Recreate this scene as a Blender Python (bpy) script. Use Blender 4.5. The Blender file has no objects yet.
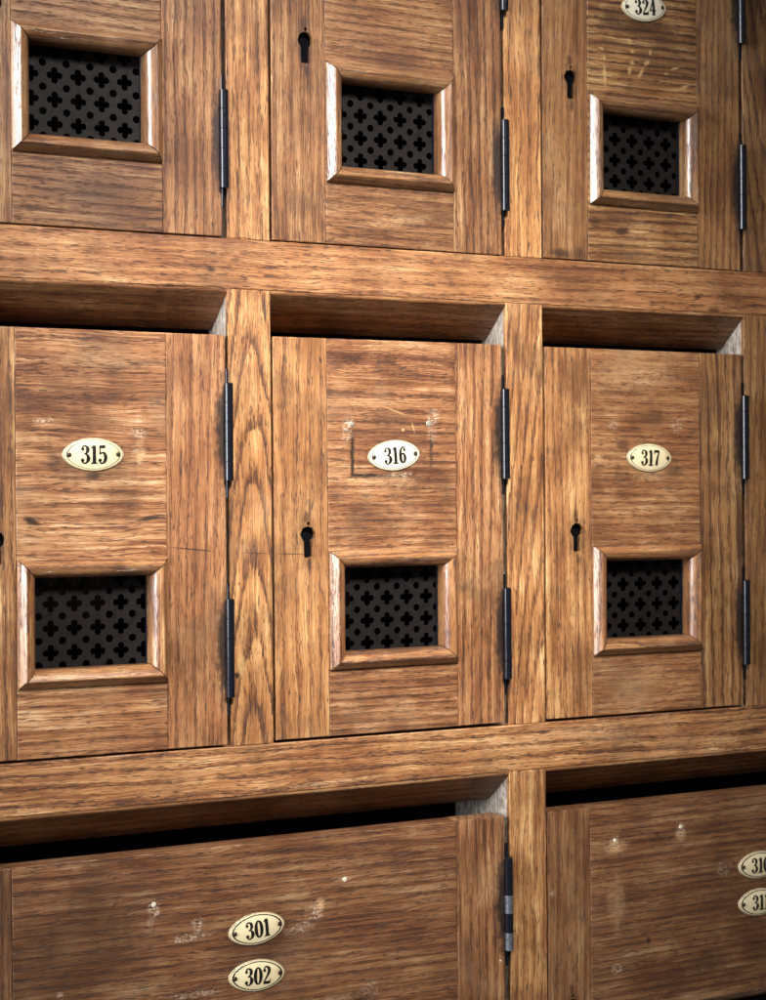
import bpy, bmesh, math, random
from mathutils import Matrix, Vector
from mathutils.geometry import tessellate_polygon

# Units: the cabinet is laid out in millimetres (x right, y into the wall, z up)
# and scaled to metres when meshes are written.
MM = 0.001
scene = bpy.context.scene
COL = scene.collection
rnd = random.Random(316)
wear = random.Random(7)

# ------------------------------------------------------------------ materials
def new_mat(name):
    m = bpy.data.materials.new(name)
    m.use_nodes = True
    nt = m.node_tree
    nt.nodes.clear()
    return m, nt

class G:
    """tiny node-graph helper"""
    def __init__(self, nt):
        self.nt = nt
    def n(self, t, **kw):
        nd = self.nt.nodes.new(t)
        for k, v in kw.items():
            setattr(nd, k, v)
        return nd
    def put(self, sock, v):
        if hasattr(v, 'is_output'):
            self.nt.links.new(v, sock)
        else:
            sock.default_value = v
    def math(self, op, a, b=None, c=None, clamp=False):
        nd = self.n('ShaderNodeMath', operation=op, use_clamp=clamp)
        self.put(nd.inputs[0], a)
        if b is not None: self.put(nd.inputs[1], b)
        if c is not None: self.put(nd.inputs[2], c)
        return nd.outputs[0]
    def vmath(self, op, a, b=None):
        nd = self.n('ShaderNodeVectorMath', operation=op)
        self.put(nd.inputs[0], a)
        if b is not None: self.put(nd.inputs[1], b)
        return nd.outputs['Value'] if op in ('LENGTH', 'DOT_PRODUCT') else nd.outputs['Vector']
    def noise(self, vec, scale=1.0, detail=2.0, rough=0.5, dist=0.0):
        nd = self.n('ShaderNodeTexNoise')
        self.put(nd.inputs['Vector'], vec)
        nd.inputs['Scale'].default_value = scale
        nd.inputs['Detail'].default_value = detail
        nd.inputs['Roughness'].default_value = rough
        nd.inputs['Distortion'].default_value = dist
        return nd.outputs['Fac']
    def step(self, v, a, b, lo=0.0, hi=1.0, smooth=True):
        nd = self.n('ShaderNodeMapRange', interpolation_type='SMOOTHSTEP' if smooth else 'LINEAR')
        self.put(nd.inputs[0], v)
        self.put(nd.inputs[1], a); self.put(nd.inputs[2], b)
        self.put(nd.inputs[3], lo); self.put(nd.inputs[4], hi)
        return nd.outputs[0]
    def mix(self, f, a, b, mode='MIX'):
        nd = self.n('ShaderNodeMix', data_type='RGBA', blend_type=mode)
        self.put(nd.inputs[0], f)
        self.put(nd.inputs[6], a); self.put(nd.inputs[7], b)
        return nd.outputs[2]

def c3(r, g, b):
    return (r, g, b, 1.0)

WOOD = {}
def wood(name, marks=(), rough=0.45, coat=0.0):
    """Old varnished oak. Grain comes from the per-vertex 'grain' attribute
    (millimetres along / across / through the board), so it runs with every board.
    marks: (x, z, rx, rz, angle, kind, strength) stains, scuffs and dark bands, in millimetres on the thing."""
    if name in WOOD:
        return WOOD[name]
    m, nt = new_mat(name)
    g = G(nt)
    ga = g.n('ShaderNodeAttribute', attribute_name='grain').outputs['Vector']
    tp = g.n('ShaderNodeAttribute', attribute_name='taper').outputs['Fac']
    oi = g.n('ShaderNodeObjectInfo')
    sep = g.n('ShaderNodeSeparateColor'); g.put(sep.inputs[0], oi.outputs['Color'])
    tone, yellow, contrast = sep.outputs[0], sep.outputs[1], sep.outputs[2]
    obj = g.vmath('SCALE', g.n('ShaderNodeTexCoord').outputs['Object'])
    nt.nodes[-1].inputs['Scale'].default_value = 1000.0
    def scaled(a, b, c=None):
        return g.vmath('MULTIPLY', ga, (1.0/a, 1.0/b, 1.0/(c or b)))
    offs = g.n('ShaderNodeCombineXYZ')
    for i, k in enumerate((900.0, 300.0, 2100.0)): g.put(offs.inputs[i], g.math('MULTIPLY', oi.outputs['Random'], k))
    offs = offs.outputs[0]
    # gentle waviness of the grain
    w1 = g.math('SUBTRACT', g.noise(scaled(85, 22), 1, 2), 0.5)
    w2 = g.math('SUBTRACT', g.noise(scaled(24, 9), 1, 2), 0.5)
    s = g.n('ShaderNodeSeparateXYZ'); g.put(s.inputs[0], ga)
    rad = g.math('SQRT', g.math('ADD', g.math('POWER', s.outputs[1], 2.0), g.math('POWER', s.outputs[2], 2.0)))
    rad = g.math('ADD', rad, tp)
    rad = g.math('ADD', rad, g.math('MULTIPLY', w1, 7.0))
    rad = g.math('ADD', rad, g.math('MULTIPLY', w2, 1.8))
    w3 = g.math('SUBTRACT', g.noise(scaled(5.5, 1.1), 1, 2, 0.6), 0.5)
    rad = g.math('ADD', rad, g.math('MULTIPLY', w3, 2.6))
    ring = g.math('FRACT', g.math('MULTIPLY', rad, 1/7.5))
    early = g.math('MULTIPLY', g.step(ring, 0.0, 0.06), g.step(ring, 0.55, 0.08))
    # warp the fine texture so that it follows the same waves
    off = g.n('ShaderNodeCombineXYZ')
    g.put(off.inputs[1], g.math('ADD', g.math('MULTIPLY', w1, 9.0), g.math('MULTIPLY', w2, 3.0)))
    gw = g.vmath('ADD', ga, off.outputs[0])
    def sw(a, b, c=None):
        return g.vmath('MULTIPLY', gw, (1.0/a, 1.0/b, 1.0/(c or b)))
    fibre = g.noise(sw(60, 0.8), 1, 3, 0.68)
    fine = g.noise(sw(26, 0.36), 1, 2, 0.6)
    broad = g.noise(sw(150, 6.0), 1, 2, 0.55)
    cloud = g.noise(scaled(60, 30), 1, 3, 0.6)
    pore = g.noise(sw(8.0, 0.62), 1, 1.5, 0.5)
    pore2 = g.noise(sw(15, 1.15), 1, 1.0, 0.5)
    thr = g.math('SUBTRACT', 0.625, g.math('MULTIPLY', early, g.math('MULTIPLY', oi.outputs['Alpha'], 0.22)))
    pm = g.step(g.math('SUBTRACT', pore, thr), 0.0, 0.075)
    pm2 = g.step(g.math('SUBTRACT', pore2, g.math('ADD', thr, 0.025)), 0.0, 0.08)
    pores = g.math('MAXIMUM', pm, g.math('MULTIPLY', pm2, 0.85))
    # tone 0..1 from bands and fibres
    v = g.math('MULTIPLY', g.math('SUBTRACT', fibre, 0.5), 1.15)
    v = g.math('ADD', v, g.math('MULTIPLY', g.math('SUBTRACT', fine, 0.5), 0.55))
    v = g.math('ADD', v, g.math('MULTIPLY', g.math('SUBTRACT', broad, 0.5), 0.6))
    v = g.math('ADD', v, g.math('MULTIPLY', g.math('SUBTRACT', cloud, 0.5), 0.7))
    v = g.math('ADD', v, g.math('MULTIPLY', early, g.math('MULTIPLY', oi.outputs['Alpha'], -0.45)))
    v = g.math('MULTIPLY', v, g.math('MULTIPLY', contrast, 1.06))
    v = g.math('ADD', v, 0.58, clamp=True)
    rp = g.n('ShaderNodeValToRGB'); g.put(rp.inputs[0], v)
    e = rp.color_ramp.elements
    e[0].position = 0.05; e[0].color = c3(0.060, 0.022, 0.010)
    e[1].position = 0.98; e[1].color = c3(0.55, 0.355, 0.195)
    for p, cc in ((0.32, c3(0.150, 0.053, 0.021)), (0.55, c3(0.275, 0.112, 0.043)), (0.78, c3(0.395, 0.198, 0.086))):
        k = e.new(p); k.color = cc
    base = rp.outputs[0]
    base = g.mix(yellow, base, g.mix(1.0, base, c3(1.0, 1.11, 0.97), 'MULTIPLY'))
    tv = g.n('ShaderNodeCombineColor')
    for i in range(3): g.put(tv.inputs[i], g.math('MULTIPLY', tone, 2.0))
    base = g.mix(1.0, base, tv.outputs[0], 'MULTIPLY')
    base = g.mix(g.math('MULTIPLY', pores, 0.88), base, c3(0.030, 0.0115, 0.006))
    # old handling dirt: soft irregular darker patches
    dirt = g.step(g.noise(g.vmath('ADD', obj, offs), 0.017, 5, 0.66), 0.46, 0.70)
    base = g.mix(g.math('MULTIPLY', dirt, 0.5), base, c3(0.060, 0.024, 0.011))
    fade = g.step(g.noise(g.vmath('ADD', obj, offs), 0.011, 4, 0.6), 0.55, 0.75)
    base = g.mix(g.math('MULTIPLY', fade, 0.22), base, c3(0.50, 0.32, 0.17))
    # fine pale scratches here and there
    scr = g.step(g.noise(sw(60, 0.55), 1, 1), 0.71, 0.76)
    scm = g.step(g.noise(obj, 0.03, 2), 0.55, 0.66)
    base = g.mix(g.math('MULTIPLY', g.math('MULTIPLY', scr, scm), 0.5), base, c3(0.62, 0.42, 0.24))
    rg = g.math('ADD', rough, g.math('MULTIPLY', g.math('SUBTRACT', cloud, 0.5), 0.22))
    rg = g.math('ADD', rg, g.math('MULTIPLY', pores, 0.25))
    if marks:
        edge = g.math('SUBTRACT', g.noise(obj, 0.16, 4, 0.65), 0.5)
        chip = g.noise(obj, 0.42, 4, 0.65)
        streak = g.noise(sw(5.5, 0.75), 1, 3, 0.65)
        for (x, z, rx, rz, ang, kind, stg) in marks:
            mp = g.n('ShaderNodeMapping', vector_type='TEXTURE')
            g.put(mp.inputs['Vector'], obj)
            mp.inputs['Location'].default_value = (x, 0, z)
            mp.inputs['Rotation'].default_value = (0, -math.radians(ang), 0)
            mp.inputs['Scale'].default_value = (rx, 1e5, rz)
            d = g.vmath('LENGTH', mp.outputs[0])
            if kind == 'ray':            # pale medullary flecks of quartered oak
                mk = g.step(g.math('ADD', d, g.math('MULTIPLY', g.math('SUBTRACT', chip, 0.5), 1.6)), 1.1, 0.5)
                base = g.mix(g.math('MULTIPLY', mk, stg), base, c3(0.58, 0.37, 0.15))
            elif kind == 'dark':         # soft grimy stain, and the soft dark bands at the hinges
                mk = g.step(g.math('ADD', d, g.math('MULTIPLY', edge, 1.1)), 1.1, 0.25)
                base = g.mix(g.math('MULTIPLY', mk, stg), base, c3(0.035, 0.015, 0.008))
            elif kind == 'line':         # near-black line
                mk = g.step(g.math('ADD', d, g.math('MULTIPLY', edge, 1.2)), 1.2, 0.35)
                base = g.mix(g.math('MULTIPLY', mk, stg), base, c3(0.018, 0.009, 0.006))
            elif kind in ('ghost', 'ghostfaint'):   # outline left by a removed label holder, strongest at its foot
                mp.inputs['Scale'].default_value = (1, 1e5, 1)
                pa = g.vmath('ABSOLUTE', mp.outputs[0])
                q = g.n('ShaderNodeSeparateXYZ'); g.put(q.inputs[0], pa)
                loc_ = g.n('ShaderNodeSeparateXYZ'); g.put(loc_.inputs[0], mp.outputs[0])
                dx = g.math('SUBTRACT', q.outputs[0], rx); dz = g.math('SUBTRACT', q.outputs[2], rz)
                bd = g.math('MAXIMUM', dx, dz)
                ln = g.step(g.math('ADD', g.math('ABSOLUTE', g.math('ADD', bd, g.math('MULTIPLY', edge, 3.4))), g.math('MULTIPLY', chip, 1.6)), 3.6, 1.0)
                ln = g.math('MULTIPLY', ln, g.step(loc_.outputs[2], rz*0.95, rz*0.2))
                ln = g.math('MULTIPLY', ln, g.step(g.math('ADD', cloud, g.math('MULTIPLY', loc_.outputs[0], -0.003)), 0.24, 0.46))
                base = g.mix(g.math('MULTIPLY', ln, stg), base, c3(0.016, 0.008, 0.005))
                fl = g.math('MULTIPLY', g.step(g.math('ADD', bd, g.math('MULTIPLY', edge, 6.0)), 1.0, -5.0), g.step(broad, 0.30, 0.62, 1.0, 0.35))
                base = g.mix(g.math('MULTIPLY', fl, stg*0.5), base, c3(0.085, 0.028, 0.012))
            elif kind == 'rub':          # varnish worn thin
                mk = g.step(g.math('ADD', d, g.math('MULTIPLY', edge, 1.4)), 1.1, 0.2)
                mk = g.math('MULTIPLY', mk, g.step(streak, 0.35, 0.6))
                base = g.mix(g.math('MULTIPLY', mk, stg), base, c3(0.66, 0.42, 0.22))
            else:                        # 'chip': whitish paint / filler flecks
                mk = g.step(g.math('ADD', d, g.math('MULTIPLY', edge, 1.2)), 1.15, 0.4)
                mk = g.math('MULTIPLY', mk, g.step(g.math('ADD', g.math('MULTIPLY', chip, 0.45), g.math('MULTIPLY', streak, 0.55)), 0.465, 0.60))
                base = g.mix(g.math('MULTIPLY', mk, stg), base, c3(0.60, 0.47, 0.34))
    bs = g.n('ShaderNodeBsdfPrincipled')
    g.put(bs.inputs['Base Color'], base)
    g.put(bs.inputs['Roughness'], rg)
    bs.inputs['Specular IOR Level'].default_value = 0.5
    bs.inputs['Coat Weight'].default_value = coat
    bs.inputs['Coat Roughness'].default_value = 0.24
    bs.inputs['Coat IOR'].default_value = 1.6
    h = g.math('SUBTRACT', g.math('MULTIPLY', fibre, 0.35), pores)
    h = g.math('ADD', h, g.math('MULTIPLY', broad, 0.8))
    bp = g.n('ShaderNodeBump')
    bp.inputs['Strength'].default_value = 0.65
    bp.inputs['Distance'].default_value = 0.0004
    g.put(bp.inputs['Height'], h)
    g.put(bs.inputs['Normal'], bp.outputs[0])
    g.put(bs.inputs['Coat Normal'], bp.outputs[0])
    if coat:
        g.put(bs.inputs['Coat Weight'], g.math('MULTIPLY', coat, g.step(g.math('ADD', g.math('MULTIPLY', fibre, 0.6), g.math('MULTIPLY', cloud, 0.4)), 0.36, 0.56)))
    out = g.n('ShaderNodeOutputMaterial')
    nt.links.new(bs.outputs[0], out.inputs[0])
    WOOD[name] = m
    return m

def simple(name, col, rough, metal=0.0, noise_amt=0.3, scale=0.25, bump=0.0, col2=None, cov=(0.5, 0.7), spec=0.5):
    m, nt = new_mat(name)
    g = G(nt)
    ob = g.vmath('SCALE', g.n('ShaderNodeTexCoord').outputs['Object'])
    nt.nodes[-1].inputs['Scale'].default_value = 1000.0
    nz = g.noise(ob, scale, 4, 0.6)
    base = g.mix(g.step(nz, cov[0], cov[1]), c3(*col), c3(*(col2 or [min(1, k*(1-noise_amt)) for k in col])))
    bs = g.n('ShaderNodeBsdfPrincipled')
    g.put(bs.inputs['Base Color'], base)
    bs.inputs['Metallic'].default_value = metal
    bs.inputs['Specular IOR Level'].default_value = spec
    g.put(bs.inputs['Roughness'], g.math('ADD', rough, g.math('MULTIPLY', g.math('SUBTRACT', nz, 0.5), 0.3)))
    if bump:
        bp = g.n('ShaderNodeBump'); bp.inputs['Strength'].default_value = bump
        bp.inputs['Distance'].default_value = 0.0003
        g.put(bp.inputs['Height'], g.noise(ob, scale*3, 3))
        g.put(bs.inputs['Normal'], bp.outputs[0])
    out = g.n('ShaderNodeOutputMaterial')
    nt.links.new(bs.outputs[0], out.inputs[0])
    return m

M_grille = simple('patinated_grille_metal', (0.0105, 0.0085, 0.0080), 0.55, 0.0, 0.55, 0.12, 0.5, spec=0.13)
M_black = simple('black_lacquered_steel', (0.006, 0.007, 0.012), 0.2, 0.15, 0.5, 0.3, 0.03, spec=0.6)
M_worn = simple('worn_bare_steel', (0.30, 0.32, 0.37), 0.3, 0.8, 0.75, 0.35)
M_enamel = simple('cream_enamel', (0.72, 0.61, 0.38), 0.25, 0.0, 0.1, 0.09, col2=(0.62, 0.48, 0.25), cov=(0.5, 0.8))
M_enamel_w = simple('white_enamel', (0.76, 0.70, 0.55), 0.25, 0.0, 0.1, 0.09, col2=(0.68, 0.59, 0.40), cov=(0.5, 0.8))
M_rim = simple('aged_plate_rim', (0.40, 0.32, 0.19), 0.35, 0.0, 0.5, 0.3)
M_ink = simple('black_numeral_enamel', (0.010, 0.009, 0.008), 0.3, 0.0, 0.2, 0.3)
M_line = simple('thin_brown_line', (0.10, 0.07, 0.04), 0.35, 0.0, 0.3, 0.3)
M_screw = simple('dark_brass_screw', (0.055, 0.040, 0.024), 0.35, 0.6, 0.5, 0.8)
M_steel_screw = simple('old_steel_screw', (0.36, 0.31, 0.25), 0.4, 0.3, 0.8, 0.7)
M_filler = simple('white_filler', (0.66, 0.58, 0.46), 0.6, 0.0, 0.3, 0.8)
M_void = simple('keyhole_shade_black', (0.003, 0.003, 0.004), 0.8, 0.0, 0.3, 0.5, spec=0.03)  # near-black colour paints the shade inside the keyholes
M_back = simple('shade_black_board', (0.006, 0.004, 0.003), 0.8, 0.0, 0.5, 0.05, spec=0.05)  # near-black colour puts the lockers' inner shade into the boards
M_reveal = simple('blue_black_reveal', (0.008, 0.010, 0.016), 0.3, 0.0, 0.3, 0.3)

def pale_wood():
    """pale grey oak for the front strip of the partition sides"""
    m, nt = new_mat('pale_grey_oak')
    g = G(nt)
    ga = g.n('ShaderNodeAttribute', attribute_name='grain').outputs['Vector']
    f1 = g.noise(g.vmath('MULTIPLY', ga, (1/14, 1/1.6, 1/1.6)), 1, 3, 0.6)
    f2 = g.noise(g.vmath('MULTIPLY', ga, (1/5, 1/3.5, 1/3.5)), 1, 4, 0.6)
    v = g.math('ADD', g.math('MULTIPLY', f1, 0.6), g.math('MULTIPLY', f2, 0.4))
    col = g.mix(g.step(v, 0.36, 0.64), c3(0.15, 0.11, 0.08), c3(0.58, 0.52, 0.45))
    bs = g.n('ShaderNodeBsdfPrincipled')
    g.put(bs.inputs['Base Color'], col)
    bs.inputs['Roughness'].default_value = 0.6
    bp = g.n('ShaderNodeBump'); bp.inputs['Strength'].default_value = 0.6
    bp.inputs['Distance'].default_value = 0.0004
    g.put(bp.inputs['Height'], v); g.put(bs.inputs['Normal'], bp.outputs[0])
    out = g.n('ShaderNodeOutputMaterial'); nt.links.new(bs.outputs[0], out.inputs[0])
    return m
M_pale = pale_wood()

# ------------------------------------------------------------------ mesh helpers
def grain_setup(axis, pith=None, taper=None):
    """axis of the grain 'x' or 'z'; pith = (across, through) position of the tree's heart."""
    if pith is None:
        pith = (rnd.choice((-1, 1))*rnd.uniform(45, 150), rnd.uniform(15, 70))
    if taper is None:
        taper = rnd.choice((-1, 1))*rnd.uniform(0.006, 0.03)
    return dict(axis=axis, off=rnd.uniform(100, 9000), pith=pith, taper=taper, sc=rnd.uniform(0.85, 1.25))

def write_grain(me, gr, origin=(0, 0)):
    vecs, tap = [], []
    for i, v in enumerate(me.vertices):
        gi = gr[i] if isinstance(gr, list) else gr
        x, y, z = (v.co.x/MM, v.co.y/MM, v.co.z/MM)
        if gi['axis'] == 'x': al, ac = x, z - origin[1]
        else: al, ac = z, x - origin[0]
        vecs += [k*gi['sc'] for k in (al + gi['off'], ac - gi['pith'][0], y + gi['pith'][1])]
        tap.append(gi['taper']*al)
    me.attributes.new('grain', 'FLOAT_VECTOR', 'POINT').data.foreach_set('vector', vecs)
    me.attributes.new('taper', 'FLOAT', 'POINT').data.foreach_set('value', tap)

def finish(name, bm, mats, parent=None, color=None, smooth=None, gr=None, origin=(0, 0), recalc=True):
    if recalc:
        bmesh.ops.recalc_face_normals(bm, faces=bm.faces)
    me = bpy.data.meshes.new(name)
    for v in bm.verts: v.co = v.co*MM
    bm.to_mesh(me); bm.free()
    for mt in (mats if isinstance(mats, (list, tuple)) else [mats]):
        me.materials.append(mt)
    if gr is not None:
        write_grain(me, gr, origin)
    if smooth:
        me.shade_smooth()
        me.set_sharp_from_angle(angle=math.radians(smooth))
    o = bpy.data.objects.new(name, me)
    COL.objects.link(o)
    if parent is not None: o.parent = parent
    if color: o.color = color
    return o

def rect(x0, x1, z0, z1):
    return [(x0, z0), (x1, z0), (x1, z1), (x0, z1)]

def inset_loop(loop, d):
    n = len(loop); out = []
    for i in range(n):
        p, q, r = Vector(loop[i-1]), Vector(loop[i]), Vector(loop[(i+1) % n])
        a = (q-p).normalized(); b = (r-q).normalized()
        na, nb = Vector((-a.y, a.x)), Vector((-b.y, b.x))
        m = (na+nb)
        m = m/max(0.3, m.length_squared)*2*d if m.length > 1e-6 else na*d
        out.append((q.x+m.x, q.y+m.y))
    return out

def slab(outer, holes=(), y0=0.0, y1=18.0, ch=0.45, hole_ch=0.0):
    """flat board in the x-z plane, front at y0, back at y1, with real holes and a small arris."""
    bm = bmesh.new()
    loops_front, loops_mid, loops_back = [], [], []
    if ch >= 0.4:
        sub = []
        for i, p in enumerate(outer):
            q = outer[(i+1) % len(outer)]
            n = max(1, int(math.hypot(q[0]-p[0], q[1]-p[1])/9))
            sub += [(p[0]+(q[0]-p[0])*j/n, p[1]+(q[1]-p[1])*j/n) for j in range(n)]
        outer = sub
    for k, lp in enumerate([outer]+list(holes)):
        c = ch if k == 0 else hole_ch
        if c > 0:
            fr = inset_loop(lp, c if k == 0 else -c)
            if ch >= 0.4:
                fr = [(x+(px_-x)*e, z+(pz_-z)*e) for (x, z), (px_, pz_), e in
                      zip(fr, lp, [wear.uniform(-0.45, 0.55) if wear.random() < 0.8 else -wear.uniform(0.6, 1.6) for _ in lp])]
        else:
            fr = lp
        f = [bm.verts.new((x, y0, z)) for x, z in fr]
        m = [bm.verts.new((x, y0+c, z)) for x, z in lp] if c > 0 else f
        b = [bm.verts.new((x, y1, z)) for x, z in lp]
        loops_front.append((fr, f)); loops_back.append((lp, b))
        n = len(lp)
        for i in range(n):
            j = (i+1) % n
            if c > 0: bm.faces.new((f[i], f[j], m[j], m[i]))
            bm.faces.new((m[i], m[j], b[j], b[i]))
    for loops in (loops_front, loops_back):
        vs = [v for _, l in loops for v in l]
        tris = tessellate_polygon([[Vector((x, z, 0)) for x, z in l] for l, _ in loops])
        for t in tris:
            try: bm.faces.new([vs[i] for i in t])
            except ValueError: pass
    return bm

def extrude_x(profile, x0, x1):
    """profile = closed list of (y, z)"""
    bm = bmesh.new()
    a = [bm.verts.new((x0, y, z)) for y, z in profile]
    b = [bm.verts.new((x1, y, z)) for y, z in profile]
    n = len(profile)
    for i in range(n):
        j = (i+1) % n
        bm.faces.new((a[i], a[j], b[j], b[i]))
    bm.faces.new(a); bm.faces.new(b)
    return bm

def keyhole_outline(cx, cz, r=6.5, w=3.6, drop=18.0):
    pts = []
    a0 = math.asin(w/r)
    for i in range(19):
        t = -math.pi/2 + a0 + (2*math.pi-2*a0)*i/18
        k = r*wear.uniform(0.93, 1.05)
        pts.append((cx+k*math.cos(t), cz+k*math.sin(t)))
    pts += [(cx-w, cz-drop+0.8), (cx-w+0.9, cz-drop), (cx+w-0.9, cz-drop), (cx+w, cz-drop+0.8)]
    return pts

# ------------------------------------------------------------------ top-level helper
def thing(name, label, cat, loc, group=None):
    o = bpy.data.objects.new(name, None)
    COL.objects.link(o)
    o.location = [k*MM for k in loc]
    o.empty_display_size = 0.02
    o['label'] = label; o['category'] = cat
    if group: o['group'] = group
    return o

def tint(tone, yellow=0.2, contrast=1.0, rings=0.33):
    return (tone*0.5*wear.uniform(0.94, 1.07), yellow, contrast*wear.uniform(0.9, 1.3), rings*wear.uniform(0.6, 1.5))

# ------------------------------------------------------------------ numerals
def catmull(pts, closed=False, n=8):
    P = pts[:]
    out = []
    m = len(P)
    rng = range(m) if closed else range(m-1)
    for i in rng:
        p1, p2 = P[i], P[(i+1) % m]
        p0 = P[i-1] if (closed or i > 0) else p1
        p3 = P[(i+2) % m] if (closed or i+2 < m) else p2
        for k in range(n):
            t = k/n
            out.append(tuple(0.5*((2*b)+(-a+c)*t+(2*a-5*b+4*c-d)*t*t+(-a+3*b-3*c+d)*t**3)
                             for a, b, c, d in zip(p0, p1, p2, p3)))
    if not closed: out.append(P[-1])
    return out

DIGITS = {
 '0': dict(w=6.2, c=[[(3.1+2.2*math.cos(t), 6.3+5.85*math.sin(t), 0.75+1.35*abs(math.cos(t))**1.4)
                      for t in [2*math.pi*i/16 for i in range(16)]]]),
 '1': dict(w=4.6, s=[[(2.4, 0.3, 2.0), (2.4, 12.5, 2.0)], [(0.1, 0.35, 0.7), (4.7, 0.35, 0.7)],
                     [(2.5, 12.1, 1.0), (0.4, 10.8, 0.6)]]),
 '2': dict(w=6.2, s=[[(0.8, 10.0, 0.8), (1.7, 11.9, 0.8), (3.3, 12.15, 0.9), (4.8, 10.7, 1.9), (4.8, 8.7, 1.9),
                      (3.6, 6.1, 1.3), (1.8, 3.3, 0.9), (0.7, 1.2, 0.7)], [(0.4, 0.85, 1.7), (5.5, 0.85, 1.7)],
                     [(5.4, 0.4, 0.7), (5.7, 3.2, 0.5)]], b=[(1.25, 9.7, 1.05)]),
 '3': dict(w=6.2, s=[[(0.8, 10.3, 0.7), (1.6, 11.9, 0.8), (3.1, 12.2, 0.8), (4.6, 10.9, 1.8), (4.6, 8.7, 1.8),
                      (3.5, 7.1, 0.9), (2.1, 6.75, 0.7)],
                     [(2.1, 6.75, 0.7), (3.9, 6.3, 0.9), (5.0, 4.4, 2.0), (4.9, 2.3, 2.0), (3.4, 0.5, 0.9),
                      (1.8, 0.5, 0.8), (0.7, 2.0, 0.8)]], b=[(1.2, 10.0, 1.0), (1.1, 2.4, 1.1)]),
 '4': dict(w=6.4, s=[[(4.2, 0.3, 1.9), (4.2, 12.5, 1.9)], [(4.0, 12.2, 0.9), (0.5, 3.8, 0.8)],
                     [(0.1, 3.6, 0.9), (6.3, 3.6, 0.9)], [(2.5, 0.35, 0.7), (5.9, 0.35, 0.7)]]),
 '5': dict(w=6.2, s=[[(1.0, 11.6, 1.7), (5.1, 11.8, 1.7)], [(1.15, 12.2, 0.8), (1.05, 6.4, 0.7)],
                     [(1.1, 6.5, 0.7), (2.6, 7.6, 0.9), (4.3, 7.0, 1.4), (5.1, 4.7, 2.0), (4.8, 2.2, 1.9),
                      (3.3, 0.5, 0.9), (1.8, 0.5, 0.8), (0.7, 2.0, 0.8)]], b=[(1.1, 2.4, 1.1)]),
 '6': dict(w=6.2, s=[[(5.1, 10.6, 0.7), (4.2, 12.1, 0.8), (2.9, 11.7, 1.0), (1.4, 9.0, 1.7), (1.15, 5.4, 2.0),
                      (1.5, 2.5, 1.9), (3.0, 0.5, 0.9), (4.6, 1.8, 1.6), (5.0, 4.1, 1.8), (4.3, 6.6, 1.3),
                      (3.0, 7.3, 0.8), (1.6, 6.0, 0.7)]], b=[(4.8, 10.1, 1.0)]),
 '7': dict(w=6.0, s=[[(0.4, 11.7, 1.7), (5.6, 11.7, 1.7)], [(0.6, 12.3, 0.7), (0.4, 9.2, 0.6)],
                     [(5.4, 11.5, 0.9), (3.8, 7.6, 1.3), (2.9, 3.7, 1.8), (2.7, 0.2, 2.0)]]),
}

PA, PB, PE = 23.7, 12.4, 1.86      # half width, half height, outline exponent of a plate
def plate_rho(x, z):
    return (abs(x/PA)**PE + abs(z/PB)**PE)**(1/PE)
def plate_h(x, z):
    r = min(1.0, plate_rho(x, z))
    return 1.0 + 1.7*(1-r*r)

def numeral_bm(text):
    bm = bmesh.new()
    gap = 0.75
    tot = sum(DIGITS[ch]['w'] for ch in text) + gap*(len(text)-1)
    x0 = -tot/2
    S = 1.07
    lay = 0
    def put(x, z, e):
        x *= S; z *= S
        return bm.verts.new((x, -(plate_h(x, z)+0.08+0.012*e), z))
    for ch in text:
        d = DIGITS[ch]
        strokes = [(s, False) for s in d.get('s', [])] + [(s, True) for s in d.get('c', [])]
        for st, closed in strokes:
            lay += 1
            pts = catmull(st, closed, 6)
            n = len(pts); L = []; R = []
            for i in range(n):
                a = pts[i-1] if (closed or i) else pts[0]
                b = pts[(i+1) % n] if (closed or i < n-1) else pts[-1]
                tx, tz = b[0]-a[0], b[1]-a[1]
                q = math.hypot(tx, tz) or 1
                nx, nz = -tz/q, tx/q
                x, z, w = pts[i]; w = w*1.18+0.12
                L.append(put(x0+x+nx*w/2, z-6.3+nz*w/2, lay)); R.append(put(x0+x-nx*w/2, z-6.3-nz*w/2, lay))
            for i in range(n if closed else n-1):
                j = (i+1) % n
                bm.faces.new((L[i], L[j], R[j], R[i]))
        for (bx, bz, r) in d.get('b', []):
            lay += 1; r *= 1.12
            vs = [put(x0+bx+r*math.cos(t), bz-6.3+r*math.sin(t), lay) for t in [2*math.pi*k/14 for k in range(14)]]
            bm.faces.new(vs)
        x0 += d['w'] + gap
    for f in bm.faces:
        f.normal_update()
        if f.normal.y > 0: f.normal_flip()
    return bm

def plate_bm(line_w):
    """domed oval plate, a thin line inside the rim; material 0 enamel, 1 line, 2 rim"""
    bm = bmesh.new()
    N = 72
    rhos = [0.25, 0.5, 0.7, 0.86-line_w/2, 0.86+line_w/2, 0.94, 0.985, 1.0]
    rings = []
    for k, r in enumerate(rhos):
        ring = []
        for i in range(N):
            t = 2*math.pi*i/N
            c, s = math.cos(t), math.sin(t)
            q = (abs(c/PA)**PE+abs(s/PB)**PE)**(-1/PE)*r
            x, z = q*c, q*s
            y = -plate_h(x, z) if k < 7 else -0.35
            if k == 6: y = -0.85
            ring.append(bm.verts.new((x, y, z)))
        rings.append(ring)
    back = [bm.verts.new((v.co.x, 0.15, v.co.z)) for v in rings[-1]]
    cv = bm.verts.new((0, -plate_h(0, 0), 0))
    for i in range(N):
        j = (i+1) % N
        bm.faces.new((cv, rings[0][i], rings[0][j]))
        for k in range(len(rhos)-1):
            f = bm.faces.new((rings[k][i], rings[k+1][i], rings[k+1][j], rings[k][j]))
            f.material_index = 1 if k == 3 else (2 if k >= 5 else 0)
        f = bm.faces.new((rings[-1][i], back[i], back[j], rings[-1][j])); f.material_index = 2
    return bm

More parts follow.
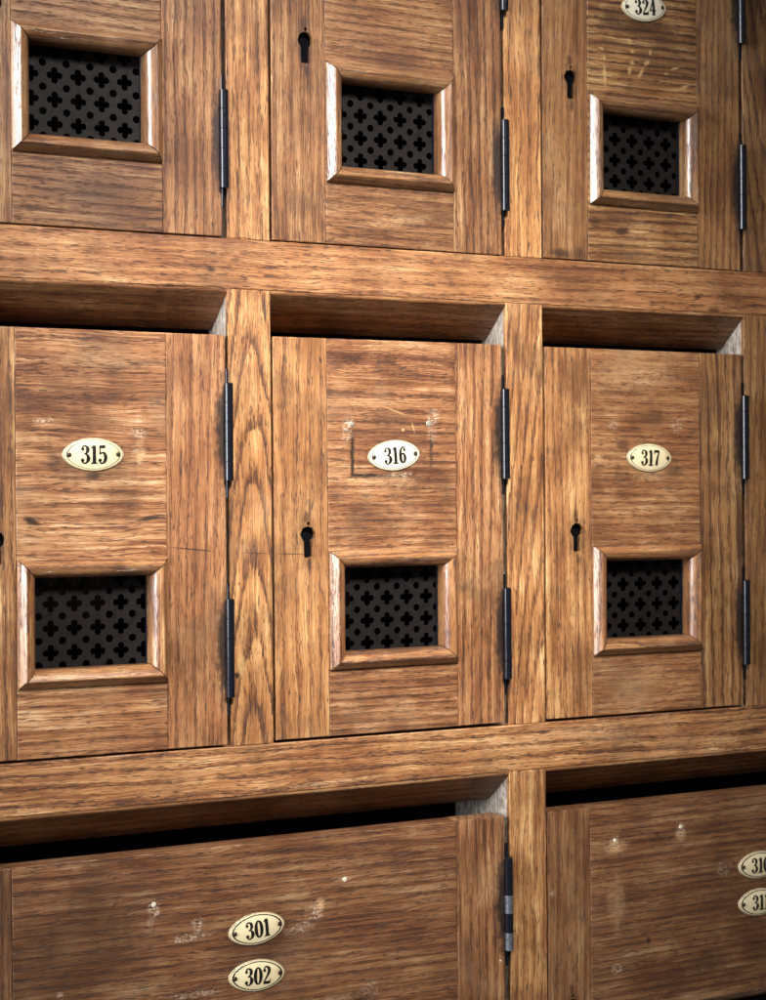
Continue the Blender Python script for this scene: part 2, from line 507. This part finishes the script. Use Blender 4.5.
def dome_bm(r, h, slot=False, cx=0, cz=0, y=0):
    bm = bmesh.new()
    N = 16
    prof = [(1.0, 0.0), (0.95, 0.45), (0.75, 0.8), (0.4, 0.97)]
    rings = [[bm.verts.new((cx+r*p*math.cos(2*math.pi*i/N), y-h*q, cz+r*p*math.sin(2*math.pi*i/N))) for i in range(N)]
             for p, q in prof]
    c = bm.verts.new((cx, y-h*(0.6 if slot else 1.0), cz))
    for k in range(len(prof)-1):
        for i in range(N):
            j = (i+1) % N
            bm.faces.new((rings[k][i], rings[k+1][i], rings[k+1][j], rings[k][j]))
    for i in range(N):
        bm.faces.new((rings[-1][i], c, rings[-1][(i+1) % N]))
    return bm

def number_plate(parent, text, x, z, tilt, enamel, line_w, line_mat):
    p = finish('number_plate', plate_bm(line_w), [enamel, line_mat, M_rim], parent, smooth=50)
    p.location = (x*MM, -0.1*MM, z*MM)
    p.rotation_euler = (0, -math.radians(tilt), 0)
    p['label'] = 'oval cream plate reading ' + text
    finish('numeral', numeral_bm(text), M_ink, p, recalc=False)
    for s in (-1, 1):
        yy = -plate_h(18.6, 0)
        finish('screw', dome_bm(1.75, 1.1, True, s*18.6, 0.2*s, yy+0.1), M_screw, p, smooth=50)
    return p

# ------------------------------------------------------------------ door parts
def grille_bm(x0, x1, z0, z1, px, pz, y0, y1):
    pitch = 18.0
    holes = []
    i0 = math.ceil((x0+8-px)/pitch); i1 = math.floor((x1-8-px)/pitch)
    j0 = math.ceil((z0+8-pz)/pitch); j1 = math.floor((z1-8-pz)/pitch)
    for i in range(i0, i1+1):
        for j in range(j0, j1+1):
            cx, cz = px+i*pitch, pz+j*pitch
            lp = []
            R, c = 2.55, 3.55        # outline of a quatrefoil: farthest of its four lobes at each angle
            for k in range(48):
                t = 2*math.pi*k/48
                d = t - round(t/(math.pi/2))*(math.pi/2)
                r = c*math.cos(d) + math.sqrt(max(0, R*R-(c*math.sin(d))**2))
                lp.append((cx+r*math.cos(t), cz+r*math.sin(t)))
            holes.append(lp)
    i0 = math.ceil((x0+4-px-9)/pitch); i1 = math.floor((x1-4-px-9)/pitch)
    j0 = math.ceil((z0+4-pz-9)/pitch); j1 = math.floor((z1-4-pz-9)/pitch)
    for i in range(i0, i1+1):
        for j in range(j0, j1+1):
            cx, cz = px+9+i*pitch, pz+9+j*pitch
            holes.append([(cx+2.9*math.cos(t), cz+2.9*math.sin(t)) for t in [2*math.pi*k/14 for k in range(14)]])
    return slab(rect(x0, x1, z0, z1), holes, y0, y1, ch=0)

def moulding(parent, X0, X1, Z0, Z1, tone, yellow, mat):
    prof = [(0, -0.25), (0, -2.0), (0.5, -2.9), (4.6, -7.7), (5.2, -8.2), (6.0, -8.3), (8.2, -7.5),
            (10.4, -5.8), (12.2, -3.5), (13.2, -1.0), (13.5, 1.2), (13.5, 8.5), (2.7, 8.5), (2.7, -0.25)]
    bm = bmesh.new()
    grs = []
    corners = [((X0, Z0), (1, 1)), ((X1, Z0), (-1, 1)), ((X1, Z1), (-1, -1)), ((X0, Z1), (1, -1))]
    g = 0.45
    for s in range(4):
        (ax, az), (adx, adz) = corners[s]
        (bx, bz), (bdx, bdz) = corners[(s+1) % 4]
        horiz = s in (0, 2)
        sx = math.copysign(1, bx-ax) if horiz else 0
        sz = math.copysign(1, bz-az) if not horiz else 0
        gr = grain_setup('x' if horiz else 'z', (rnd.uniform(-60, 60), rnd.uniform(10, 40)))
        A = [bm.verts.new((ax+d*adx+sx*g, y, az+d*adz+sz*g)) for d, y in prof]
        B = [bm.verts.new((bx+d*bdx-sx*g, y, bz+d*bdz-sz*g)) for d, y in prof]
        grs += [gr]*(2*len(prof))
        n = len(prof)
        for i in range(n):
            j = (i+1) % n
            bm.faces.new((A[i], A[j], B[j], B[i]))
        bm.faces.new(A); bm.faces.new(B)
    return finish('window_moulding', bm, mat, parent, tint(tone*0.92, max(yellow, 0.45), 0.95), smooth=24, gr=grs,
                  origin=((X0+X1)/2, (Z0+Z1)/2))

def hinge(parent, x, z0, z1, worn=False):
    # leaves standing in the gap, overlong to add its shade, then the knuckled barrel
    leaf = slab(rect(x-0.9, x+0.9, z0-13, z1+11), (), -0.2, 16, 0.2)
    h = finish('hinge', leaf, M_black, parent)
    bm = bmesh.new()
    N = 20
    R = 3.5
    K = 5
    prof = [(0.0, z0), (R*0.7, z0), (R, z0+0.7)]
    mats = []
    for k in range(K):
        a = z0+(z1-z0)*k/K; b = z0+(z1-z0)*(k+1)/K
        if k > 0: prof.append((R, a+0.25))
        if k < K-1: prof += [(R, b-0.25), (R*0.86, b-0.05), (R*0.86, b+0.05)]
    prof += [(R, z1-0.7), (R*0.7, z1), (0.0, z1)]
    rings = []
    for (r, z) in prof:
        if r == 0: rings.append([bm.verts.new((x, -3.2, z))]); continue
        rings.append([bm.verts.new((x+r*math.cos(2*math.pi*i/N), -3.2+r*math.sin(2*math.pi*i/N), z)) for i in range(N)])
    for q in range(len(rings)-1):
        A, B = rings[q], rings[q+1]
        zc = (prof[q][1]+prof[q+1][1])/2
        kk = int((zc-z0)/(z1-z0)*K)
        for i in range(N):
            j = (i+1) % N
            if len(A) == 1: f = bm.faces.new((A[0], B[j], B[i]))
            elif len(B) == 1: f = bm.faces.new((A[i], A[j], B[0]))
            else: f = bm.faces.new((A[i], A[j], B[j], B[i]))
            if worn and kk in (0, 2) and abs(prof[q][0]-R) < 0.01 and abs(prof[q+1][0]-R) < 0.01: f.material_index = 1
    finish('hinge_barrel', bm, [M_black, M_worn], h, smooth=40)
    return h

GROUP = 'numbered oak locker doors in the cabinet'
def locker_door(label, x0, x1, zb, tones, yellow, xs, win, grille_phase=None, plates=(), key=None,
                panel_marks=(), stile_marks=(), right_marks=(), hx=None, worn=False, hz=((36, 112), (201.6, 276.8)),
                dots=(), idx=0):
    """x0..x1 and zb in cabinet mm; everything below is local to the door's lower left corner."""
    H = 313.3
    W = x1-x0
    t = thing('locker_door', label, 'locker door', (x0, 0, zb), GROUP)
    t.location.y = rnd.uniform(-0.7, 0.3)*MM
    t.rotation_euler = (0, math.radians(rnd.uniform(-0.12, 0.12)), math.radians(rnd.uniform(-0.12, 0.12)))
    l = lambda X: X-x0
    lz = lambda Z: Z-zb
    a, b = l(xs[0]), l(xs[1])
    loc = lambda ms: [(l(m[0]), lz(m[1]))+tuple(m[2:]) for m in ms]
    # left stile with a true keyhole
    holes = []
    if key:
        kx, kz = l(key[0]), lz(key[1])
        holes = [keyhole_outline(kx, kz)]
        holes.append([(kx+0.4+1.3*math.cos(q), kz+8.6+1.5*math.sin(q)) for q in [2*math.pi*i/10 for i in range(10)]])
        stile_marks = list(stile_marks) + [(key[0], key[1]-4, 10, 22, 4, 'dark', 0.55), (key[0]+1, key[1]-24, 2.4, 6, 0, 'line', 0.7),
                                           (key[0]-1, key[1]+14, 3, 6, 0, 'dark', 0.7)]
    sm = wood('oak_lock_stile_%s' % idx, loc(stile_marks)) if stile_marks else wood('oak')
    finish('door_stile', slab(rect(0, a-0.12, 0, H), holes, 0, 20), sm, t, tint(tones[0], yellow[0]),
           gr=grain_setup('z'), origin=(a/2, 0))
    if key:
        finish('keyhole', slab(rect(kx-11, kx+11, kz-24, kz+14), (), 5, 19.5, 0.2), M_void, t)  # black slab stands in for the darkness behind the hole
    # centre board with the window cut through it
    X0, X1, Z0, Z1 = l(win[0]), l(win[1]), lz(win[2]), lz(win[3])
    pm = wood('oak_panel_%s' % idx, loc(panel_marks)) if panel_marks else wood('oak')
    hole = rect(X0+2.3, X1-2.3, Z0+2.3, Z1-2.3)
    finish('door_panel', slab(rect(a+0.12, b-0.12, 0, H), [hole], -0.15, 19.5, 0.4), pm, t, tint(tones[1], yellow[1], 1.08),
           gr=grain_setup('x', (rnd.uniform(-40, 60)+150, rnd.uniform(20, 50))), origin=(0, H/2))
    rm = wood('oak_hinge_stile_%s' % idx, loc(right_marks)) if right_marks else wood('oak')
    finish('door_stile', slab(rect(b+0.12, W, 0, H), (), 0, 20), rm, t, tint(tones[2], yellow[2]),
           gr=grain_setup('z'), origin=((b+W)/2, 0))
    moulding(t, X0, X1, Z0, Z1, tones[3], yellow[1], wood('oak_moulding', rough=0.34, coat=1.0))
    px, pz = (l(grille_phase[0]), lz(grille_phase[1])) if grille_phase else ((X0+X1)/2, (Z0+Z1)/2)
    gp = finish('grille', grille_bm(X0+2.8, X1-2.8, Z0+2.8, Z1-2.8, px, pz, 12.0, 13.2), M_grille, t)
    # blue-black lining of the window opening
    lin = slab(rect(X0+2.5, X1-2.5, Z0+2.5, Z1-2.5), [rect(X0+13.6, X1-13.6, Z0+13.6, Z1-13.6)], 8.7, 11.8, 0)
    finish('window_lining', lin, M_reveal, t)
    for (txt, px_, pz_, tilt, en, lw, lm) in plates:
        number_plate(t, txt, l(px_), lz(pz_), tilt, en, lw, lm)
    for (h0, h1) in hz:
        hinge(t, l(hx), h0, h1, worn)
    for (dx, dz, r, h, mt, nm) in dots:
        finish(nm, dome_bm(r, h, nm == 'screw', l(dx), lz(dz), -0.1), mt, t, smooth=50)
    return t

def hinge_dark_bands(x, zb, spans):  # darker bands on the door stile along each hinge
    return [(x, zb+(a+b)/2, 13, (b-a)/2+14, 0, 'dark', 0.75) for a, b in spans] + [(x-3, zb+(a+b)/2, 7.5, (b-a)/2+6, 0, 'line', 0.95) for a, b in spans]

HZ = ((36, 112), (201.6, 276.8))
E, EW = M_enamel, M_enamel_w
# ---- middle row
locker_door('oak locker door with oval plate 315 above its grille', -343.2, -135.6, -185.7,
    (1.0, 1.0, 1.0, 1.1), (0.7, 0.05, 0.1), (-298.4, -183.6), (-298.4, -183.4, -134.6, -41.0),
    (-251.9, -74.5), [('315', -240.5, 35.6, 0.3, E, 0.035, M_line)], (-312.5, -26.5),
    panel_marks=[(-276, 60, 10, 3, 0, 'chip', 0.9), (-205.5, 62, 6, 4, 0, 'chip', 0.75), (-205.5, 52, 7, 5, 0, 'chip', 0.9),
                 (-205, 36, 7, 12, 0, 'rub', 0.6), (-287, -13, 7, 3.4, -25, 'line', 0.95), (-300, -6, 3, 3, 0, 'line', 0.9),
                 (-198, -12, 13, 2.2, 8, 'line', 0.85), (-241, 40, 33, 21, 0, 'ghostfaint', 0.18), (-241, 30, 34, 20, 0, 'dark', 0.4), (-241, 60, 30, 7, 0, 'dark', 0.45),
                 (-240, 20, 8, 3, 0, 'line', 0.8), (-230, 105, 50, 8, 0, 'rub', 0.3), (-270, 30, 6, 10, 0, 'dark', 0.5)],
    right_marks=hinge_dark_bands(-134, -185.7, HZ)+[(-162, -35.9, 20, 0.7, -6, 'line', 0.9), (-182, 60, 3, 60, 0, 'dark', 0.3)],
    hx=-134.2, idx='a')
locker_door('oak locker door with oval plate 316 inside a rectangular ghost mark', -94.6, 111.6, -185.7,
    (1.28, 0.98, 1.02, 1.12), (0.7, 0.0, 0.15), (-48.6, 67.4), (-48.4, 67.2, -133.4, -40.2),
    (-9.0, -79.0), [('316', 10.2, 35.5, 4.2, EW, 0.035, M_line)], (-66.2, -26.7),
    panel_marks=[(8.6, 41, 35.6, 21.5, 0, 'ghost', 1.0), (7, 65, 32, 6, 0, 'dark', 0.5), (-30, 61, 6, 6, 0, 'chip', 0.9), (-32, 52, 6, 8, 0, 'chip', 0.6),
                 (46, 67, 6, 8, 0, 'chip', 0.9), (45, 54, 5, 9, 0, 'chip', 0.5), (16, 20.3, 11, 2, 2, 'chip', 1.0),
                 (18.6, 56, 1.6, 1.6, 0, 'ray', 0.8), (28, 58, 1, 5, 15, 'ray', 0.5), (12, 71, 14, 1.0, -18, 'ray', 0.45),
                 (10, 15, 30, 8, 0, 'rub', 0.4), (40, -46, 26, 1, 0, 'line', 0.8)],
    stile_marks=[(-80, -41.5, 16, 0.6, -2, 'line', 0.7)],
    right_marks=hinge_dark_bands(113, -185.7, HZ), hx=113.0, idx='b',
    dots=[(-27.1, 60.5, 2.3, 0.8, M_steel_screw, 'screw'), (42.4, 61.3, 2.6, 0.9, M_steel_screw, 'screw')])
locker_door('oak locker door with oval plate 317 above its grille', 153.2, 360.0, -185.7,
    (1.3, 0.97, 1.02, 1.12), (0.7, 0.2, 0.9), (199.2, 313.6), (199.6, 313.8, -134.0, -40.6),
    (257.5, -74.8), [('317', 259.0, 34.7, -1.2, E, 0.035, M_line)], (184.2, -27.4),
    panel_marks=[(257, 42, 31, 22, 0, 'ghostfaint', 0.22), (222, 63, 7, 5, 0, 'chip', 0.6), (289, 62, 8, 7, 0, 'chip', 0.5),
                 (287, 24, 12, 6, 0, 'dark', 0.6), (258, 68, 30, 8, 0, 'dark', 0.5), (232, 45, 8, 8, 0, 'dark', 0.6),
                 (206, 34, 6, 6, 0, 'rub', 0.6), (262, 18, 22, 5, 0, 'rub', 0.5), (256, 105, 48, 14, 0, 'rub', 0.3)],
    right_marks=hinge_dark_bands(361, -185.7, HZ)+[(357, -30, 6, 60, 0, 'dark', 0.7)], hx=361.6, idx='c')
# ---- upper row
locker_door('oak locker door with grille directly above the door numbered 315', -343.2, -135.8, 202.5,
    (0.7, 0.7, 0.86, 0.8), (0.6, 0.45, 0.35), (-298.8, -184.0), (-299.2, -184.2, 255.0, 348.6),
    (-245.0, 315.3), (), (-310.5, 361.5), panel_marks=[(-240, 235, 40, 20, 0, 'dark', 0.3)],
    right_marks=hinge_dark_bands(-134, 202.5, HZ), hx=-135.2, idx='d')
locker_door('oak locker door with grille directly above the door numbered 316', -94.8, 112.2, 202.5,
    (0.88, 0.84, 0.84, 0.9), (0.5, 0.3, 0.3), (-48.8, 66.8), (-48.4, 66.8, 251.0, 345.2),
    (6.0, 308.6), (), (-65.8, 360.5), panel_marks=[(10, 330, 50, 50, 0, 'dark', 0.25), (20, 225, 40, 6, 8, 'rub', 0.35)],
    right_marks=hinge_dark_bands(113, 202.5, HZ), hx=114.2, idx='e')
RAYS = [(212.6, 384.7, 3, 1.4, -15), (215.6, 377, 2.2, 3, 0), (215.8, 362, 2.2, 11, 4), (244.7, 385.6, 2.6, 2, 0),
        (244.6, 376.1, 2.8, 2.3, 0), (242, 369, 2.2, 4.2, -12), (263.6, 386.8, 1.4, 3, -10), (260, 377, 4, 2, 35),
        (253.6, 367.6, 2.0, 6, -30), (290.2, 375.7, 5, 1.3, 14), (299.7, 360, 5.5, 1.8, 24), (241.7, 394, 2, 3.5, 35),
        (281, 370, 3, 1, 10)]
locker_door('oak locker door with oval plate 324 and pale flecks above its grille', 153.2, 360.2, 202.5,
    (0.86, 0.92, 0.95, 0.9), (0.6, 0.8, 0.8), (198.3, 313.4), (199.6, 313.8, 250.8, 344.4),
    (252.4, 311.0), [('324', 257.2, 425.0, 4.6, EW, 0.035, M_line)], (181.4, 356.7),
    panel_marks=[(x, z, rx, rz, an, 'ray', 0.6) for x, z, rx, rz, an in RAYS] +
                [(232.9, 229.5, 9, 4, 10, 'line', 0.8), (205, 236, 6, 6, 0, 'dark', 0.6), (250, 408, 50, 14, 0, 'dark', 0.55),
                 (222, 412, 12, 14, 0, 'dark', 0.6)],
    stile_marks=[(170, 207, 14, 5, 0, 'dark', 0.85), (190, 208, 8, 8, 0, 'dark', 0.6)],
    right_marks=hinge_dark_bands(361, 202.5, HZ), hx=361.2, idx='f')
# ---- wide doors of the lower row
HZ3 = ((30, 108), (202.0, 279.6))
locker_door('wide dark oak locker door with two tilted plates 301 and 302', -343.2, 110.9, -577.0,
    (0.6, 0.62, 0.8, 0.66), (0.2, 0.0, 0.2), (-302.9, 65.2), (-302.7, 65.0, -540.0, -434.5),
    None, [('301', -112.2, -330.0, 5.0, E, 0.06, M_ink), ('302', -112.4, -366.0, -0.6, E, 0.06, M_ink)], (-320, -423),
    panel_marks=[(-195, -306, 6, 8, 0, 'chip', 0.72), (-198, -315, 4, 4, 0, 'chip', 0.64), (-160, -321, 6, 6, 0, 'chip', 0.80),
                 (-166, -330, 20, 4, 6, 'chip', 0.68), (-62, -323, 9, 8, 0, 'chip', 0.72), (-76, -334, 14, 5, 8, 'chip', 0.64),
                 (-36, -300, 12, 2, 4, 'rub', 0.7), (-163, -374, 24, 3, 0, 'chip', 0.56), (-15, -390, 10, 10, 0, 'chip', 0.28),
                 (-58, -318, 5, 7, 0, 'rub', 0.8), (-250, -330, 60, 50, 0, 'dark', 0.35), (-112, -346, 44, 34, 0, 'dark', 0.35),
                 (-268, -360, 3, 3, 0, 'chip', 0.64), (-60, -395, 50, 6, 5, 'rub', 0.3)],
    right_marks=hinge_dark_bands(112, -577, HZ3), hx=112.7, worn=True, hz=HZ3, idx='g',
    dots=[(-195.4, -302.0, 2.0, 0.5, M_filler, 'wood_plug'), (-36.4, -300.3, 2.1, 0.5, M_filler, 'wood_plug'),
          (-120+226, -383, 0.9, 0.4, M_filler, 'nail_head')])
locker_door('wide dark oak locker door with plates 310 and 311', 153.0, 607.0, -577.0,
    (0.66, 0.66, 0.74, 0.65), (0.25, 0.1, 0.5), (195.6, 560.0), (195.8, 559.8, -540.0, -434.5),
    None, [('310', 376.2, -330.8, 0.4, E, 0.06, M_ink), ('311', 376.0, -364.2, 0.2, E, 0.06, M_ink)], (176.9, -430.5),
    panel_marks=[(221, -295, 6, 6, 0, 'chip', 0.80), (222, -300, 14, 8, 0, 'rub', 0.6), (290.4, -291, 5, 8, 0, 'chip', 0.80),
                 (290, -296, 7, 7, 0, 'rub', 0.7), (336, -330, 10, 8, 0, 'chip', 0.60), (335, -326, 14, 14, 0, 'dark', 0.35),
                 (222, -405, 6, 6, 0, 'chip', 0.68), (289, -415, 8, 8, 0, 'dark', 0.5), (320, -412, 30, 12, 0, 'dark', 0.4),
                 (222, -345, 12, 30, 0, 'rub', 0.3), (255, -384, 3, 4, 0, 'line', 0.8)],
    stile_marks=[(157.6, -332, 4, 4, 0, 'chip', 0.64)],
    hx=608.5, hz=HZ3, idx='h',
    dots=[(221.0, -294.0, 1.7, 0.5, M_filler, 'wood_plug'), (290.4, -288.7, 1.8, 0.5, M_filler, 'wood_plug')])

# ------------------------------------------------------------------ the cabinet's framework
cab = thing('cabinet_frame', 'oak cabinet framework of crossing rails and stiles round the locker doors', 'cabinet', (0, 0, 0))
XL, XR = -380.0, 648.0
STX = [(-380.0, -344.6), (-132.1, -96.6), (115.8, 151.6), (364.0, 400.0), (612.0, 648.0)]
RAILS = [(551.0, 589.3), (163.0, 201.4), (-226.7, -188.1), (-617.5, -579.0)]
rail_marks = [(-145.6, 177.2, 4, 3, 0, 'line', 0.8), (313, 176.4, 4, 2.4, 0, 'line', 0.8), (331, 165.6, 9, 3, 0, 'dark', 0.8),
              (-128, 168, 26, 4, 0, 'dark', 0.4), (-40, -222, 60, 2.2, 2, 'rub', 0.6), (200, -200, 60, 9, -6, 'rub', 0.35)]
rt = [(0.9, 0.4), (1.05, 0.25), (1.12, 0.4), (0.8, 0.3)]
for (z0, z1), (tn, ye) in zip(RAILS, rt):
    finish('rail', slab(rect(XL, XR, z0, z1), (), 0.0, 22, 0.7), wood('oak_rail', rail_marks), cab, tint(tn, ye),
           gr=grain_setup('x', (rnd.choice((-1, 1))*rnd.uniform(30, 60), 35), 0.012), origin=(0, (z0+z1)/2))
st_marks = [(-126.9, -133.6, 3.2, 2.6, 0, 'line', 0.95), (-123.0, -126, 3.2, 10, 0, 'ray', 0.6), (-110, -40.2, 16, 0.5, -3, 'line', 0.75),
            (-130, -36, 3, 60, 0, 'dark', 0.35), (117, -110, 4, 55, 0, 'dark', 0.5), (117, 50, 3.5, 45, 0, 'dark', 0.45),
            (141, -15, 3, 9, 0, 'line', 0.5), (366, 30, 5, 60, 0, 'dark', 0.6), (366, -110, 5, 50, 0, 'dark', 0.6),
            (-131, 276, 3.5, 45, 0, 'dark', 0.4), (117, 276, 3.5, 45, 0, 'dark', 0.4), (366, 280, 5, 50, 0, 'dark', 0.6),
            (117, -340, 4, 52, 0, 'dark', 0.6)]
spans = [(RAILS[0][0], RAILS[1][1]), (RAILS[1][0], RAILS[2][1]), (RAILS[2][0], RAILS[3][1])]
pith = {(1, 1): ((2, 13), 0.13), (1, 2): ((21, 12), 0.11), (0, 3): ((9, 14), -0.12), (1, 3): ((34, 20), 0.05)}
stone = {(0, 1): (1.3, 0.75), (0, 2): (1.45, 0.8), (0, 3): (0.78, 0.9), (1, 1): (1.4, 0.7), (1, 2): (1.4, 0.7),
         (1, 3): (0.9, 0.9), (2, 2): (1.2, 0.8)}
for r, (zt, zb) in enumerate(spans):
    for s, (x0, x1) in enumerate(STX):
        if r == 2 and s in (1, 3): continue
        p = pith.get((r, s))
        gr = grain_setup('z', *p) if p else grain_setup('z')
        tn, ye = stone.get((r, s), (0.9, 0.4))
        finish('stile', slab(rect(x0, x1, zb+0.1, zt-0.1), (), 0.12, 4.5, 0.7), wood('oak_frame_stile', st_marks), cab,
               tint(tn, ye, 1.0, {(1, 1): 0.85, (1, 2): 0.5, (0, 3): 0.5}.get((r, s), 0.3)), gr=gr, origin=((x0+x1)/2, 0))
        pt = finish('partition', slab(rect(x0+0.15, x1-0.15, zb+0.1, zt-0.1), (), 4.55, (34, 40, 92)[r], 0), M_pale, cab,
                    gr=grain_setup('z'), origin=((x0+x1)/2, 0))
        finish('partition_board', slab(rect(x0+0.4, x1-0.4, zb+0.1, zt-0.1), (), (34, 40, 92)[r]+0.1, 300, 0), M_back, pt,  # deep part of the partition, shade painted in as near-black
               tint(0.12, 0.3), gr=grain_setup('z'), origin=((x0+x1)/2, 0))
# slanted boards under each rail, over the letter slots
DROP = {0: 29.0, 1: 29.0, 2: 27.8}
for r in range(3):
    z0 = RAILS[r][0]
    edges = [(STX[i][1], STX[i+1][0]) for i in range(4)] if r < 2 else [(STX[0][1], STX[2][0]), (STX[2][1], STX[4][0])]
    for k, (xa, xb) in enumerate(edges):
        if r < 2 and k == 3: continue
        zb = z0-DROP[r]
        prof = [(0.5, z0-0.15), (0.5, z0-1.6), (0.9, z0-2.4), (1.9, z0-3.2), (33.0, zb+0.5), (34.2, zb+0.2), (39.0, zb+4.0), (25.0, z0-0.15)]
        finish('slot_board', extrude_x(prof, xa+0.25, xb-0.25), wood('oak'), cab,
               tint((0.95, 0.95, 0.9)[r], 0.3, 0.9), smooth=40,
               gr=grain_setup('x', (rnd.uniform(40, 90), 40), 0.01), origin=(0, z0))
# shelves, plain boarded openings beyond the last stile, back and ends
for (z0, z1) in RAILS:
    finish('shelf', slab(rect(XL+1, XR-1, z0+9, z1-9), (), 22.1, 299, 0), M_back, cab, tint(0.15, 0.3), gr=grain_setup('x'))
for r in range(2):
    zt, zb = spans[r]
    finish('blank_panel', slab(rect(STX[3][1]+0.3, STX[4][0]-0.3, zb+0.3, zt-0.3), (), 8, 21, 0.4), wood('oak'), cab,
           tint(0.85, 0.5), gr=grain_setup('z'), origin=(506, 0))
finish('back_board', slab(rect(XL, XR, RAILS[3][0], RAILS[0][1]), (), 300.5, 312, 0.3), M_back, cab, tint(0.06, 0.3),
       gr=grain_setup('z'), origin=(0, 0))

# ------------------------------------------------------------------ light
world = bpy.data.worlds.new('World')
scene.world = world
world.use_nodes = True
bg = world.node_tree.nodes['Background']
bg.inputs[0].default_value = (1.0, 0.94, 0.87, 1)
bg.inputs[1].default_value = 0.075

def area(name, loc, target, sx, sy, power, col, spread=180):
    li = bpy.data.lights.new(name, 'AREA')
    li.shape = 'RECTANGLE'; li.size = sx; li.size_y = sy
    li.energy = power; li.color = col; li.spread = math.radians(spread)
    o = bpy.data.objects.new(name, li)
    COL.objects.link(o)
    o.location = loc
    o.rotation_euler = (Vector(target)-Vector(loc)).to_track_quat('-Z', 'Y').to_euler()
    return o
area('window_light', (-2.2, -0.5, 0.45), (0, 0, 0.0), 0.7, 1.4, 92, (0.91, 0.95, 1.0))
area('added_key_lamp', (-0.25, -1.5, 1.25), (-0.03, 0, 0.06), 0.4, 0.4, 3.5, (1.0, 0.96, 0.91), 29)  # added unseen lamp, narrow spread to brighten the middle and dim the corners

# ------------------------------------------------------------------ camera
cam_d = bpy.data.cameras.new('camera')
cam_d.sensor_fit = 'HORIZONTAL'
cam_d.sensor_width = 36.0
cam_d.lens = 36.0*1750/766
cam_d.clip_start = 0.05; cam_d.clip_end = 100
cam_d.dof.use_dof = True
cam_d.dof.focus_distance = 1.37
cam_d.dof.aperture_fstop = 16
cam = bpy.data.objects.new('camera', cam_d)
COL.objects.link(cam)
r_ = Vector((0.890716, -0.454491, -0.007942)); u_ = Vector((0.008015, -0.001766, 0.999966)); f_ = Vector((0.454490, 0.890750, -0.002070))
cam.matrix_world = Matrix(((r_.x, u_.x, -f_.x, -0.6362854), (r_.y, u_.y, -f_.y, -1.2470495),
                           (r_.z, u_.z, -f_.z, 0.0028979), (0, 0, 0, 1)))
scene.camera = cam
scene.view_settings.view_transform = 'Standard'
scene.view_settings.look = 'None'
scene.view_settings.exposure = 0.0
scene.view_settings.gamma = 1.0
